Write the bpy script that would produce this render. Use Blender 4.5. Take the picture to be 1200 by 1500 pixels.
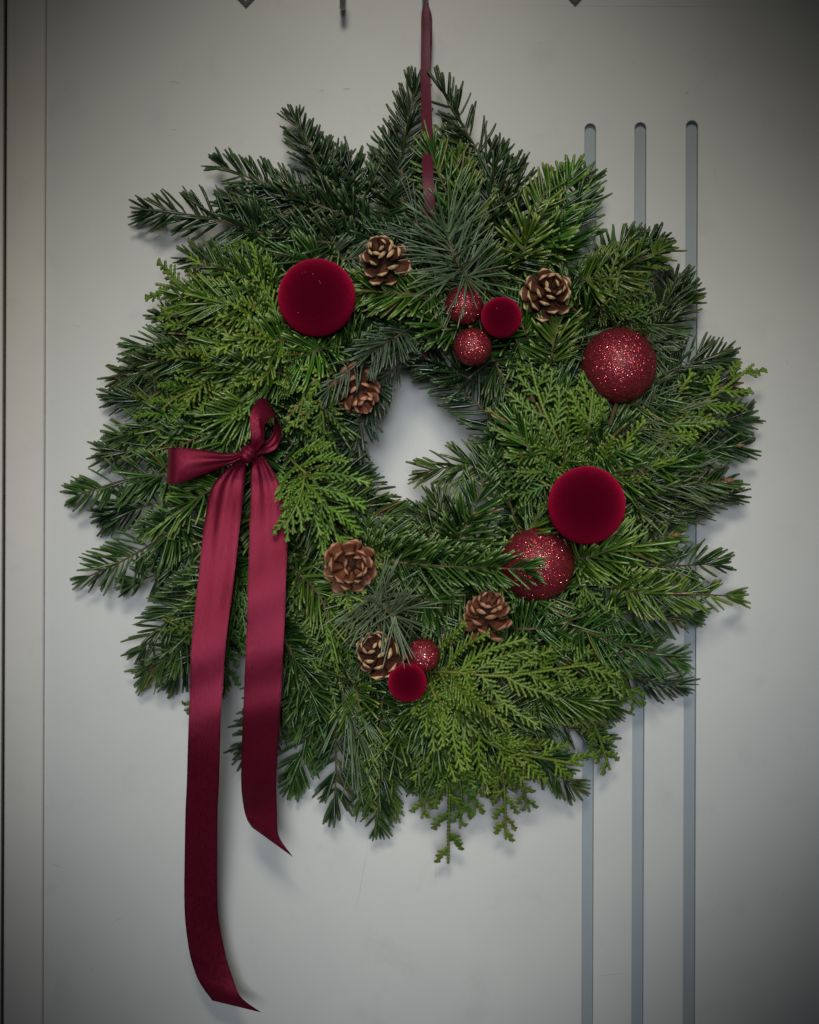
import bpy, bmesh, math, random
import numpy as np
from mathutils import Vector, Matrix

random.seed(7)
rng = np.random.default_rng(7)
for o in list(bpy.data.objects):
    bpy.data.objects.remove(o)
SC = bpy.context.scene
COL = SC.collection

# ------------------------------------------------------------------ camera
S = 0.0005            # metres per photograph pixel on the door's face
D = 1.60              # camera distance from the door's face
cam = bpy.data.cameras.new('camera')
cam.sensor_fit = 'HORIZONTAL'; cam.sensor_width = 36.0
cam.lens = 36.0 * D / (1200 * S)
cam.clip_start = 0.05; cam.clip_end = 50
cam_o = bpy.data.objects.new('camera', cam); COL.objects.link(cam_o)
cam_o.location = (0, -D, 0); cam_o.rotation_euler = (math.radians(90), 0, 0)
cam.dof.use_dof = True; cam.dof.focus_distance = D - 0.085; cam.dof.aperture_fstop = 16
SC.camera = cam_o

# ------------------------------------------------------------------ world and lamps (dim plain world, added lamps behind the viewer shaped to a vignette)
W = bpy.data.worlds.new('World'); SC.world = W; W.use_nodes = True
bg = W.node_tree.nodes['Background']
bg.inputs[0].default_value = (0.90, 0.96, 1.0, 1); bg.inputs[1].default_value = 0.026

def area(name, loc, aim, size, spread, power, col):
    l = bpy.data.lights.new(name, 'AREA'); l.shape = 'SQUARE'; l.size = size
    l.spread = math.radians(spread); l.energy = power; l.color = col
    o = bpy.data.objects.new(name, l); COL.objects.link(o); o.location = loc
    q = (Vector(aim) - Vector(loc)).to_track_quat('-Z', 'Y')
    o.rotation_euler = (q.to_matrix() @ Matrix.Rotation(math.radians(45), 3, 'Z')).to_euler()
    return o
area('warm_vignette_lamp', (-0.04, -1.17, 0.64), (-0.008, 0, 0.06), 0.61, 17, 0.50, (1.0, 0.96, 0.83))  # added warm lamp from above; narrow diamond beam leaves the corners dark
area('cool_vignette_lamp', (-0.02, -1.40, 0.03), (-0.012, 0, -0.09), 0.60, 17, 0.46, (0.90, 0.97, 1.05))  # added cool frontal lamp, aimed lower, its tight beam shaped to the same vignette

SC.view_settings.view_transform = 'Standard'
SC.view_settings.look = 'None'
SC.view_settings.exposure = 0.0
SC.view_settings.gamma = 1.0

# ------------------------------------------------------------------ helpers
def P(px, py, h=0.0):
    k = 1 - h / D
    return np.array([(px - 600) * S * k, -h, (750 - py) * S * k])

def link(name, me, parent=None, mat=None):
    o = bpy.data.objects.new(name, me); COL.objects.link(o)
    if parent is not None: o.parent = parent
    if mat is not None and me is not None and not me.materials: me.materials.append(mat)
    return o

def empty(name, loc=(0, 0, 0)):
    o = bpy.data.objects.new(name, None); COL.objects.link(o); o.location = loc
    o.empty_display_size = 0.01
    return o

def tag(o, label=None, cat=None, group=None, kind=None):
    if label: o['label'] = label
    if cat: o['category'] = cat
    if group: o['group'] = group
    if kind: o['kind'] = kind
    return o

def quadmesh(name, V, Q, UV=None, smooth=True):
    """V (n,3), Q (m,4), UV per vertex (n,2)"""
    V = np.asarray(V, np.float32); Q = np.asarray(Q, np.int32)
    me = bpy.data.meshes.new(name)
    me.vertices.add(len(V)); me.vertices.foreach_set('co', V.ravel())
    me.loops.add(Q.size); me.loops.foreach_set('vertex_index', Q.ravel())
    me.polygons.add(len(Q))
    me.polygons.foreach_set('loop_start', np.arange(0, Q.size, 4, dtype=np.int32))
    me.polygons.foreach_set('loop_total', np.full(len(Q), 4, np.int32))
    me.polygons.foreach_set('use_smooth', np.full(len(Q), smooth, bool))
    if UV is not None:
        l = me.uv_layers.new(name='UVMap')
        l.data.foreach_set('uv', np.asarray(UV, np.float32)[Q.ravel()].ravel())
    me.update(calc_edges=True); me.validate()
    return me

def bm_mesh(name, bm, smooth=False):
    me = bpy.data.meshes.new(name); bm.normal_update(); bm.to_mesh(me); bm.free()
    for p in me.polygons: p.use_smooth = smooth
    return me

def nrm(a):
    return a / np.maximum(np.linalg.norm(a, axis=-1, keepdims=True), 1e-9)

def resample(pts, n):
    """Catmull-Rom through pts, n points evenly spaced in parameter"""
    p = np.asarray(pts, float)
    if len(p) == 2:
        t = np.linspace(0, 1, n)[:, None]; return p[0] * (1 - t) + p[1] * t
    q = np.vstack([2 * p[0] - p[1], p, 2 * p[-1] - p[-2]])
    out = []
    for u in np.linspace(0, len(p) - 1, n):
        i = min(int(u), len(p) - 2); f = u - i
        a, b, c, d = q[i], q[i + 1], q[i + 2], q[i + 3]
        out.append(0.5 * ((2 * b) + (-a + c) * f + (2 * a - 5 * b + 4 * c - d) * f * f + (-a + 3 * b - 3 * c + d) * f ** 3))
    return np.array(out)

def tube_arrays(path, rad, sides=6):
    path = np.asarray(path, float); n = len(path)
    rad = np.broadcast_to(np.asarray(rad, float), (n,))
    T = nrm(np.gradient(path, axis=0))
    ref = np.array([0.3, 0.2, 0.93]) if abs(T[0] @ np.array([0.3, 0.2, 0.93])) < .9 else np.array([1., 0, 0])
    A = nrm(np.cross(T, ref)); B = np.cross(T, A)
    an = np.linspace(0, 2 * math.pi, sides, endpoint=False)
    V = path[:, None] + rad[:, None, None] * (np.cos(an)[None, :, None] * A[:, None] + np.sin(an)[None, :, None] * B[:, None])
    V = V.reshape(-1, 3)
    Q = []
    for i in range(n - 1):
        for j in range(sides):
            k = (j + 1) % sides
            Q.append((i * sides + j, i * sides + k, (i + 1) * sides + k, (i + 1) * sides + j))
    uv = np.stack([np.tile(an / 6.28, n), np.repeat(np.linspace(0, 1, n), sides)], 1)
    return V, np.array(Q), uv

def join(parts):
    V, Q, U, o = [], [], [], 0
    for v, q, u in parts:
        V.append(v); Q.append(np.asarray(q) + o); U.append(u); o += len(v)
    return np.vstack(V), np.vstack(Q), np.vstack(U)

# ------------------------------------------------------------------ materials
def M(name):
    m = bpy.data.materials.new(name); m.use_nodes = True
    nt = m.node_tree
    return m, nt, nt.nodes['Principled BSDF']

def node(nt, typ, **kw):
    n = nt.nodes.new(typ)
    for k, v in kw.items(): setattr(n, k, v)
    return n

def ramp(nt, src, stops):
    r = node(nt, 'ShaderNodeValToRGB')
    e = r.color_ramp.elements
    while len(e) < len(stops): e.new(0.5)
    for i, (p, c) in enumerate(stops):
        e[i].position = p; e[i].color = (*c, 1) if len(c) == 3 else c
    nt.links.new(src, r.inputs[0]); return r

def noise(nt, scale, detail=4, rough=.55, co=None):
    n = node(nt, 'ShaderNodeTexNoise'); n.inputs['Scale'].default_value = scale
    n.inputs['Detail'].default_value = detail; n.inputs['Roughness'].default_value = rough
    if co is not None: nt.links.new(co, n.inputs['Vector'])
    return n

def mix(nt, fac, a, b, mode='MIX'):
    n = node(nt, 'ShaderNodeMix', data_type='RGBA', blend_type=mode)
    for sock, v in ((n.inputs[0], fac), (n.inputs[6], a), (n.inputs[7], b)):
        if hasattr(v, 'links'): nt.links.new(v, sock)
        elif isinstance(v, (int, float)): sock.default_value = v
        else: sock.default_value = (*v, 1)
    return n.outputs[2]

def bump(nt, bsdf, src, strength, dist):
    b = node(nt, 'ShaderNodeBump'); b.inputs['Strength'].default_value = strength
    b.inputs['Distance'].default_value = dist
    nt.links.new(src, b.inputs['Height']); nt.links.new(b.outputs[0], bsdf.inputs['Normal'])

def leaf_material(name, dark, light, tip, rough=.38, spec=.5, trans=0.0):
    """colour by leaf (uv.x random per leaf), by length (uv.y) and by sprig"""
    m, nt, b = M(name)
    uv = node(nt, 'ShaderNodeUVMap'); sep = node(nt, 'ShaderNodeSeparateXYZ'); nt.links.new(uv.outputs[0], sep.inputs[0])
    c1 = ramp(nt, sep.outputs[0], [(0, dark), (.984, light), (.989, (.17, .115, .038)), (1, (.13, .075, .028))]).outputs[0]   # a few browned leaves
    t = ramp(nt, sep.outputs[1], [(0.0, (.25, .25, .25)), (.25, (0, 0, 0)), (.72, (0, 0, 0)), (1.0, (.85, .85, .85))]).outputs[0]
    c2 = mix(nt, t, c1, tip)
    oi = node(nt, 'ShaderNodeObjectInfo')
    hs = node(nt, 'ShaderNodeHueSaturation')
    mr = node(nt, 'ShaderNodeMapRange'); mr.inputs[3].default_value = .478; mr.inputs[4].default_value = .515
    nt.links.new(oi.outputs['Random'], mr.inputs[0]); nt.links.new(mr.outputs[0], hs.inputs['Hue'])
    mv = node(nt, 'ShaderNodeMapRange'); mv.inputs[3].default_value = .78; mv.inputs[4].default_value = 1.22
    ml = node(nt, 'ShaderNodeMath', operation='FRACT'); m7 = node(nt, 'ShaderNodeMath', operation='MULTIPLY'); m7.inputs[1].default_value = 7.31
    nt.links.new(oi.outputs['Random'], m7.inputs[0]); nt.links.new(m7.outputs[0], ml.inputs[0]); nt.links.new(ml.outputs[0], mv.inputs[0])
    nt.links.new(mv.outputs[0], hs.inputs['Value'])
    nt.links.new(c2, hs.inputs['Color'])
    n = noise(nt, 260, 3)
    c3 = mix(nt, .35, hs.outputs[0], ramp(nt, n.outputs[0], [(.3, (.45, .5, .4)), (.7, (1, 1, 1))]).outputs[0], 'MULTIPLY')
    nt.links.new(c3, b.inputs['Base Color'])
    b.inputs['Roughness'].default_value = rough; b.inputs['Specular IOR Level'].default_value = spec
    return m

MAT = {}
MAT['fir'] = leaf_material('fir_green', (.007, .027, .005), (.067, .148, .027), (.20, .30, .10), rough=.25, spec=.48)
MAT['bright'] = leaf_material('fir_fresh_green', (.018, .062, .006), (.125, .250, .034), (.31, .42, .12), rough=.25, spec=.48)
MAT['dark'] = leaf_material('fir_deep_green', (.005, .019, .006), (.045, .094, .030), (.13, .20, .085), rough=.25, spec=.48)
MAT['grey'] = leaf_material('fir_grey_green', (.055, .088, .050), (.135, .185, .115), (.21, .26, .18), rough=.42)
MAT['pine'] = leaf_material('pine_green', (.075, .120, .060), (.18, .245, .135), (.26, .32, .19), rough=.36)
MAT['thuja'] = leaf_material('thuja_green', (.068, .146, .014), (.160, .272, .034), (.25, .35, .07), rough=.42, spec=.4)
MAT['thuja_dark'] = leaf_material('thuja_deep_green', (.040, .095, .014), (.105, .190, .034), (.17, .25, .06), rough=.42, spec=.4)
MAT['thuja_gold'] = leaf_material('thuja_yellow_green', (.100, .168, .014), (.208, .288, .034), (.29, .35, .07), rough=.42, spec=.4)

def simple(name, c1, c2, scale, rough, metal=0, bstr=0, bdist=.0003, spec=.5):
    m, nt, b = M(name)
    tc = node(nt, 'ShaderNodeTexCoord')
    n = noise(nt, scale, 5, .6, tc.outputs['Object'])
    nt.links.new(ramp(nt, n.outputs[0], [(.3, c1), (.7, c2)]).outputs[0], b.inputs['Base Color'])
    b.inputs['Roughness'].default_value = rough; b.inputs['Metallic'].default_value = metal
    b.inputs['Specular IOR Level'].default_value = spec
    if bstr: bump(nt, b, n.outputs[0], bstr, bdist)
    return m
MAT['bark'] = simple('twig_bark', (.065, .040, .017), (.16, .105, .046), 420, .75, bstr=.6)
MAT['stem'] = simple('thuja_stem', (.15, .16, .03), (.25, .24, .05), 300, .6)
MAT['core'] = simple('ring_gap_dark', (.010, .016, .006), (.025, .035, .012), 200, .9, bstr=.8, bdist=.002)  # near-black green: shade of the gaps between sprigs put into the ring's colour
MAT['bud'] = simple('bud_scales', (.14, .060, .030), (.34, .19, .11), 700, .6, bstr=.5)
MAT['metal'] = simple('dull_iron', (.20, .19, .18), (.34, .33, .31), 150, .38, metal=.35)
MAT['wire'] = simple('florist_wire', (.05, .06, .04), (.08, .09, .06), 100, .5, metal=.5)

def door_material(name, base, tint2, wear=True):
    m, nt, b = M(name)
    tc = node(nt, 'ShaderNodeTexCoord'); co = tc.outputs['Object']
    n1 = noise(nt, 5.0, 5, .6, co)
    c = mix(nt, ramp(nt, n1.outputs[0], [(.35, (0, 0, 0)), (.7, (1, 1, 1))]).outputs[0], base, tint2)
    # faint handling smudges and a few dark specks
    n2 = noise(nt, 26, 6, .7, co)
    sm = ramp(nt, n2.outputs[0], [(.56, (0, 0, 0)), (.78, (.26, .26, .26))]).outputs[0]
    c = mix(nt, sm, c, tuple(x * .55 for x in base))
    if wear:
        v = node(nt, 'ShaderNodeTexVoronoi'); v.inputs['Scale'].default_value = 24; nt.links.new(co, v.inputs['Vector'])
        n3 = noise(nt, 700, 2, .5, co)
        ad = node(nt, 'ShaderNodeMath', operation='MULTIPLY_ADD'); ad.inputs[1].default_value = .09; nt.links.new(n3.outputs[0], ad.inputs[0]); nt.links.new(v.outputs['Distance'], ad.inputs[2])
        sp = ramp(nt, ad.outputs[0], [(.0, (1, 1, 1)), (.060, (1, 1, 1)), (.085, (0, 0, 0))]).outputs[0]
        rr = node(nt, 'ShaderNodeSeparateColor'); nt.links.new(v.outputs['Color'], rr.inputs[0])
        gt = node(nt, 'ShaderNodeMath', operation='GREATER_THAN'); gt.inputs[1].default_value = .72; nt.links.new(rr.outputs[0], gt.inputs[0])
        f = node(nt, 'ShaderNodeMath', operation='MULTIPLY'); nt.links.new(sp, f.inputs[0]); nt.links.new(gt.outputs[0], f.inputs[1])
        f2 = node(nt, 'ShaderNodeMath', operation='MULTIPLY'); f2.inputs[1].default_value = .45; nt.links.new(f.outputs[0], f2.inputs[0])
        c = mix(nt, f2.outputs[0], c, (.16, .15, .13))
    nt.links.new(c, b.inputs['Base Color'])
    b.inputs['Roughness'].default_value = .55; b.inputs['Specular IOR Level'].default_value = .28
    n4 = noise(nt, 420, 4, .6, co); bump(nt, b, n4.outputs[0], .18, .0004)
    return m
MAT['door'] = door_material('door_paint', (.62, .615, .59), (.56, .56, .545))
MAT['frame'] = door_material('frame_paint', (.66, .63, .58), (.58, .56, .52))
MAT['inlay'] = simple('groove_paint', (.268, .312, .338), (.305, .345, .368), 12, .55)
MAT['gap'] = simple('gap_dark', (.012, .011, .010), (.02, .019, .018), 40, .8)  # near-black backing, darkness of the gaps beside the frame put into its colour

def velvet():
    m, nt, b = M('red_velvet')
    n = noise(nt, 90, 4, .6); n2 = noise(nt, 1500, 2)
    c = ramp(nt, n.outputs[0], [(.3, (.034, .0004, .004)), (.7, (.060, .001, .008))]).outputs[0]
    nn_ = noise(nt, 60, 3, .55)
    shc = ramp(nt, nn_.outputs[0], [(.32, (.50, .007, .046)), (.68, (.86, .018, .095))]).outputs[0]
    df = node(nt, 'ShaderNodeBsdfDiffuse'); nt.links.new(c, df.inputs[0])
    sh = node(nt, 'ShaderNodeBsdfSheen'); nt.links.new(shc, sh.inputs[0]); sh.inputs['Roughness'].default_value = .58
    bp = node(nt, 'ShaderNodeBump'); bp.inputs['Strength'].default_value = .35; bp.inputs['Distance'].default_value = .0003
    sm_ = node(nt, 'ShaderNodeMath', operation='MULTIPLY_ADD'); sm_.inputs[1].default_value = 3.0
    nt.links.new(nn_.outputs[0], sm_.inputs[0]); nt.links.new(n2.outputs[0], sm_.inputs[2]); nt.links.new(sm_.outputs[0], bp.inputs['Height'])
    for q in (df, sh): nt.links.new(bp.outputs[0], q.inputs['Normal'])
    ad = node(nt, 'ShaderNodeAddShader'); nt.links.new(df.outputs[0], ad.inputs[0]); nt.links.new(sh.outputs[0], ad.inputs[1])
    nt.links.new(ad.outputs[0], nt.nodes['Material Output'].inputs[0])
    nt.nodes.remove(b)
    return m
MAT['velvet'] = velvet()

m, nt, b = M('glitter_base')
b.inputs['Base Color'].default_value = (.21, .014, .028, 1); b.inputs['Roughness'].default_value = .5
MAT['glitter_base'] = m
m, nt, b = M('glitter_flakes')
uv = node(nt, 'ShaderNodeUVMap'); sep = node(nt, 'ShaderNodeSeparateXYZ'); nt.links.new(uv.outputs[0], sep.inputs[0])
nt.links.new(ramp(nt, sep.outputs[0], [(0, (.36, .030, .050)), (.7, (.72, .090, .115)), (.92, (.86, .28, .25)), (1, (.96, .66, .55))]).outputs[0], b.inputs['Base Color'])
b.inputs['Metallic'].default_value = .9; b.inputs['Roughness'].default_value = .26
MAT['glitter'] = m

def satin():
    m, nt, b = M('wine_satin')
    uv = node(nt, 'ShaderNodeUVMap'); sep = node(nt, 'ShaderNodeSeparateXYZ'); nt.links.new(uv.outputs[0], sep.inputs[0])
    n = noise(nt, 1100, 2, .6); n0 = noise(nt, 55, 3, .6)
    c = ramp(nt, n.outputs[0], [(.33, (.110, .0045, .018)), (.67, (.275, .018, .050))]).outputs[0]
    c = mix(nt, .45, c, ramp(nt, n0.outputs[0], [(.38, (.42, .38, .40)), (.62, (1, 1, 1))]).outputs[0], 'MULTIPLY')
    edge = ramp(nt, sep.outputs[0], [(0, (1, 1, 1)), (.028, (1, 1, 1)), (.05, (0, 0, 0)), (.95, (0, 0, 0)), (.972, (1, 1, 1))]).outputs[0]
    c = mix(nt, edge, c, (.10, .006, .020))                       # woven selvedge
    nt.links.new(c, b.inputs['Base Color'])
    b.inputs['Roughness'].default_value = .32; b.inputs['Metallic'].default_value = .5
    b.inputs['Specular IOR Level'].default_value = .8
    b.inputs['Specular Tint'].default_value = (1.0, .30, .42, 1)
    nt.links.new(ramp(nt, n0.outputs[0], [(.3, (.27, .27, .27)), (.7, (.42, .42, .42))]).outputs[0], b.inputs['Roughness'])
    w = node(nt, 'ShaderNodeTexWave'); w.bands_direction = 'Y'; w.inputs['Scale'].default_value = 22; w.inputs['Distortion'].default_value = 1.5
    nt.links.new(uv.outputs[0], w.inputs['Vector'])
    ad = node(nt, 'ShaderNodeMath', operation='MULTIPLY_ADD'); ad.inputs[1].default_value = .08; nt.links.new(w.outputs[1], ad.inputs[0]); nt.links.new(n.outputs[0], ad.inputs[2])
    bump(nt, b, ad.outputs[0], .55, .00022)
    return m
MAT['satin'] = satin()
MAT['matte_ribbon'] = simple('wine_ribbon', (.085, .004, .018), (.12, .007, .026), 300, .6, bstr=.1)

def cone_mat(name, body1, body2, tip):
    m, nt, b = M(name)
    uv = node(nt, 'ShaderNodeUVMap'); sep = node(nt, 'ShaderNodeSeparateXYZ'); nt.links.new(uv.outputs[0], sep.inputs[0])
    tc = node(nt, 'ShaderNodeTexCoord'); n = noise(nt, 330, 5, .65, tc.outputs['Object'])
    body = ramp(nt, n.outputs[0], [(.3, body1), (.7, body2)]).outputs[0]
    ad = node(nt, 'ShaderNodeMath', operation='MULTIPLY_ADD'); ad.inputs[1].default_value = .16; nt.links.new(n.outputs[0], ad.inputs[0]); nt.links.new(sep.outputs[1], ad.inputs[2])
    f = ramp(nt, ad.outputs[0], [(.985, (0, 0, 0)), (1.07, (1, 1, 1))]).outputs[0]
    oi = node(nt, 'ShaderNodeObjectInfo')
    c = mix(nt, f, body, tip)
    hs = node(nt, 'ShaderNodeHueSaturation'); nt.links.new(c, hs.inputs['Color'])
    mr = node(nt, 'ShaderNodeMapRange'); mr.inputs[3].default_value = .75; mr.inputs[4].default_value = 1.3
    nt.links.new(oi.outputs['Random'], mr.inputs[0]); nt.links.new(mr.outputs[0], hs.inputs['Value'])
    nt.links.new(hs.outputs[0], b.inputs['Base Color'])
    b.inputs['Roughness'].default_value = .5; b.inputs['Specular IOR Level'].default_value = .4
    bump(nt, b, n.outputs[0], .4, .0004)
    return m
MAT['cone_dark'] = cone_mat('cone_dark_brown', (.060, .018, .009), (.155, .056, .030), (.55, .36, .19))
MAT['cone_red'] = cone_mat('cone_red_brown', (.110, .030, .014), (.28, .100, .052), (.40, .20, .12))
MAT['cone_core'] = simple('cone_axis', (.03, .014, .008), (.06, .03, .016), 300, .8)

# ------------------------------------------------------------------ the door
ROLL = math.radians(0.2)
def slot_outline(cx, top, bot, w, n=14):
    pts = []
    r = w / 2
    for i in range(n + 1):
        a = math.pi * i / n; pts.append((cx + r * math.cos(a), top + r - r * math.sin(a)))
    for i in range(n + 1):
        a = math.pi + math.pi * i / n; pts.append((cx + r * math.cos(a), bot - r - r * math.sin(a)))
    return pts
def curve_sheet(name, outlines, depth, bev):
    cu = bpy.data.curves.new(name, 'CURVE'); cu.dimensions = '2D'; cu.fill_mode = 'BOTH'
    cu.extrude = depth / 2; cu.bevel_depth = bev; cu.bevel_resolution = 2; cu.offset = -bev
    for o in outlines:
        sp = cu.splines.new('POLY'); sp.points.add(len(o) - 1); sp.use_cyclic_u = True
        for p, (x, y) in zip(sp.points, o): p.co = ((x - 600) * S, (750 - y) * S, 0, 1)
    ob = bpy.data.objects.new(name, cu); COL.objects.link(ob)
    dg = bpy.context.evaluated_depsgraph_get()
    me = bpy.data.meshes.new_from_object(ob.evaluated_get(dg))
    bpy.data.objects.remove(ob)
    me.transform(Matrix.Rotation(math.radians(90), 4, 'X'))
    me.name = name
    return me
SLOTS = [(863, 180, 16), (936.5, 178, 16.5), (1012, 175, 17)]
DT = 0.006; BV = 0.0006
outl = [[(66.0, -700), (66.0, 1800), (1900, 1800), (1900, -700)]] + [slot_outline(c, t, 1740, w) for c, t, w in SLOTS]
door_me = curve_sheet('door', outl, DT, BV)
door = link('door', door_me, None, MAT['door'])
door.rotation_euler = (0, -ROLL * -1, 0)
door.location = (0, DT / 2 + BV, 0)
tag(door, 'pale grey painted front door with three routed vertical grooves on its right', 'door', kind='structure')
for c, t, w in SLOTS:
    bm = bmesh.new()
    o = [((x - 600) * S, 0.0018, (750 - y) * S) for x, y in slot_outline(c, t - 1, 1741, w + 2)]
    vs = [bm.verts.new(p) for p in o]; f = bm.faces.new(vs)
    r = bmesh.ops.extrude_face_region(bm, geom=[f]); bmesh.ops.translate(bm, verts=[v for v in r['geom'] if isinstance(v, bmesh.types.BMVert)], vec=(0, .003, 0))
    bmesh.ops.recalc_face_normals(bm, faces=bm.faces)
    g = link('groove', bm_mesh('groove', bm), door, MAT['inlay'])
    g.location = (0, -(DT / 2 + BV) + .0034, 0)

MAT['scuff'] = simple('grey_scuff', (.40, .40, .38), (.50, .50, .48), 300, .7)
def mark(pts, wpx):
    p = np.array([((x - 600) * S, -(DT / 2 + BV) - .00004, (750 - y) * S) for x, y in pts]); p = resample(p, 12)
    t = nrm(np.gradient(p, axis=0)); sd = np.stack([-t[:, 2], t[:, 1] * 0, t[:, 0]], 1) * (wpx * S * .5 * np.sin(np.linspace(.15, 2.99, 12)))[:, None]
    V = np.stack([p - sd, p + sd], 1).reshape(-1, 3)
    Q = [(2 * i, 2 * i + 1, 2 * i + 3, 2 * i + 2) for i in range(11)]
    link('scuff', quadmesh('scuff', V, Q, np.zeros((24, 2))), door, MAT['scuff'])
for pts, wp in (([(541, 1232), (532, 1290), (523, 1335)], .9), ([(168, 1352), (176, 1348), (183, 1343)], 1.0), ([(244, 122), (252, 121), (262, 123)], 2.2), ([(466, 134), (473, 132)], 2.4), ([(500, 131), (511, 130)], 2.2),
                ([(248, 190), (258, 192)], 2), ([(876, 1430), (895, 1427), (925, 1424)], .9), ([(1045, 240), (1046, 262)], .9), ([(80, 1268), (90, 1272)], 1.6), ([(134, 1421), (138, 1422)], 1.6),
                ([(1150, 523), (1155, 533)], 1.0), ([(107, 478), (118, 481)], .8), ([(790, 62), (793, 63)], 2), ([(924, 90), (926, 91)], 2), ([(640, 1262), (641, 1300)], .7), ([(700, 8), (950, 8), (1200, 7)], .8)):
    mark(pts, wp)

def board(name, x0, x1, y0, y1, hf, hb, mat, bev=.0015):
    bm = bmesh.new(); bmesh.ops.create_cube(bm, size=1)
    bmesh.ops.scale(bm, vec=((x1 - x0) * S, hf - hb, (y1 - y0) * S), verts=bm.verts)
    bmesh.ops.translate(bm, vec=(((x0 + x1) / 2 - 600) * S, -(hf + hb) / 2, (750 - (y0 + y1) / 2) * S), verts=bm.verts)
    bmesh.ops.bevel(bm, geom=list(bm.edges), offset=bev, segments=3, affect='EDGES', profile=.5)
    o = link(name, bm_mesh(name, bm, True), None, mat); o.rotation_euler = (0, ROLL, 0)
    return o
tag(board('door_frame', 8.5, 65.8, -700, 1800, .0034, -.05, MAT['frame'], .0016),
    'warm grey painted door frame post along the left edge', 'door frame', kind='structure')
tag(board('wall_edge', -400, 3.5, -700, 1800, .001, -.05, MAT['frame']), kind='structure')
tag(board('rebate', -10, 72, -700, 1800, -.012, -.05, MAT['gap'], .0005), kind='structure')

# ------------------------------------------------------------------ hook rail across the top
rail = empty('hook_rail', tuple(P(600, -60, .004)))
tag(rail, 'metal hook rail with diamond ornaments at the top edge of the door', 'hook rail')
def child(name, me, parent, mat):
    o = link(name, me, None, mat); o.parent = parent; o.matrix_parent_inverse = Matrix.Translation(-Vector(parent.location))
    return o
bm = bmesh.new(); bmesh.ops.create_cube(bm, size=1); bmesh.ops.scale(bm, vec=(640 * S, .003, 26 * S), verts=bm.verts)
bmesh.ops.translate(bm, vec=tuple(P(600, -62, .0035)), verts=bm.verts)
bmesh.ops.bevel(bm, geom=list(bm.edges), offset=.0006, segments=2, affect='EDGES')
child('rail_bar', bm_mesh('rail_bar', bm, False), rail, MAT['metal'])
for hx, low in ((502, 13), (623, 10)):
    pts = [P(hx, -62, .006), P(hx, -30, .007), P(hx, low - 16, .009), P(hx, low - 4, .014), P(hx, low - 4, .021), P(hx, low - 18, .027), P(hx, low - 34, .028)]
    V, Q, U = tube_arrays(resample(pts, 30), .0022, 10)
    child('hook', quadmesh('hook', V, Q, U), rail, MAT['metal'])
for dx, low in ((360, 8), (843, 5)):
    bm = bmesh.new()
    o = [(dx, low - 34), (dx + 14, low - 15), (dx, low), (dx - 14, low - 15)]; i_ = [(dx, low - 24), (dx + 7.5, low - 15), (dx, low - 7), (dx - 7.5, low - 15)]
    vo = [bm.verts.new(P(x, y, .004)) for x, y in o]; vi = [bm.verts.new(P(x, y, .006)) for x, y in i_]
    for k in range(4): bm.faces.new((vo[k], vo[(k + 1) % 4], vi[(k + 1) % 4], vi[k]))
    bm.faces.new(vi)
    r = bmesh.ops.extrude_face_region(bm, geom=list(bm.faces)); bmesh.ops.translate(bm, verts=[v for v in r['geom'] if isinstance(v, bmesh.types.BMVert)], vec=(0, .0025, 0))
    bmesh.ops.recalc_face_normals(bm, faces=bm.faces)
    child('diamond_ornament', bm_mesh('diamond_ornament', bm), rail, MAT['metal'])

# ------------------------------------------------------------------ the wreath
CX, CY = 612, 665
wreath = empty('wreath', tuple(P(CX, CY, .03)))
tag(wreath, 'round evergreen wreath of fir, thuja and pine sprigs hanging on the door', 'wreath')
INV = Matrix.Translation(-Vector(wreath.location))
def wpart(name, me, mat, parent=None):
    o = link(name, me, None, mat)
    if parent is None:
        o.parent = wreath; o.matrix_parent_inverse = INV
    else:
        o.parent = parent
    return o
ring = [P(CX + 6 + 205 * math.cos(a), CY - 10 + 215 * math.sin(a), .034) for a in np.linspace(0, 2 * math.pi, 65)]
V, Q, U = tube_arrays(np.array(ring), .024, 14)
wpart('base_ring', quadmesh('base_ring', V, Q, U), MAT['core'])

def frame_along(path, roll):
    T = nrm(np.gradient(path, axis=0))
    up = np.array([0, -1.0, 0])
    Sd = nrm(np.cross(T, np.broadcast_to(up, T.shape)))
    U = np.cross(Sd, T)
    c, s = math.cos(roll), math.sin(roll)
    return T, c * U + s * Sd, c * Sd - s * U

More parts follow.
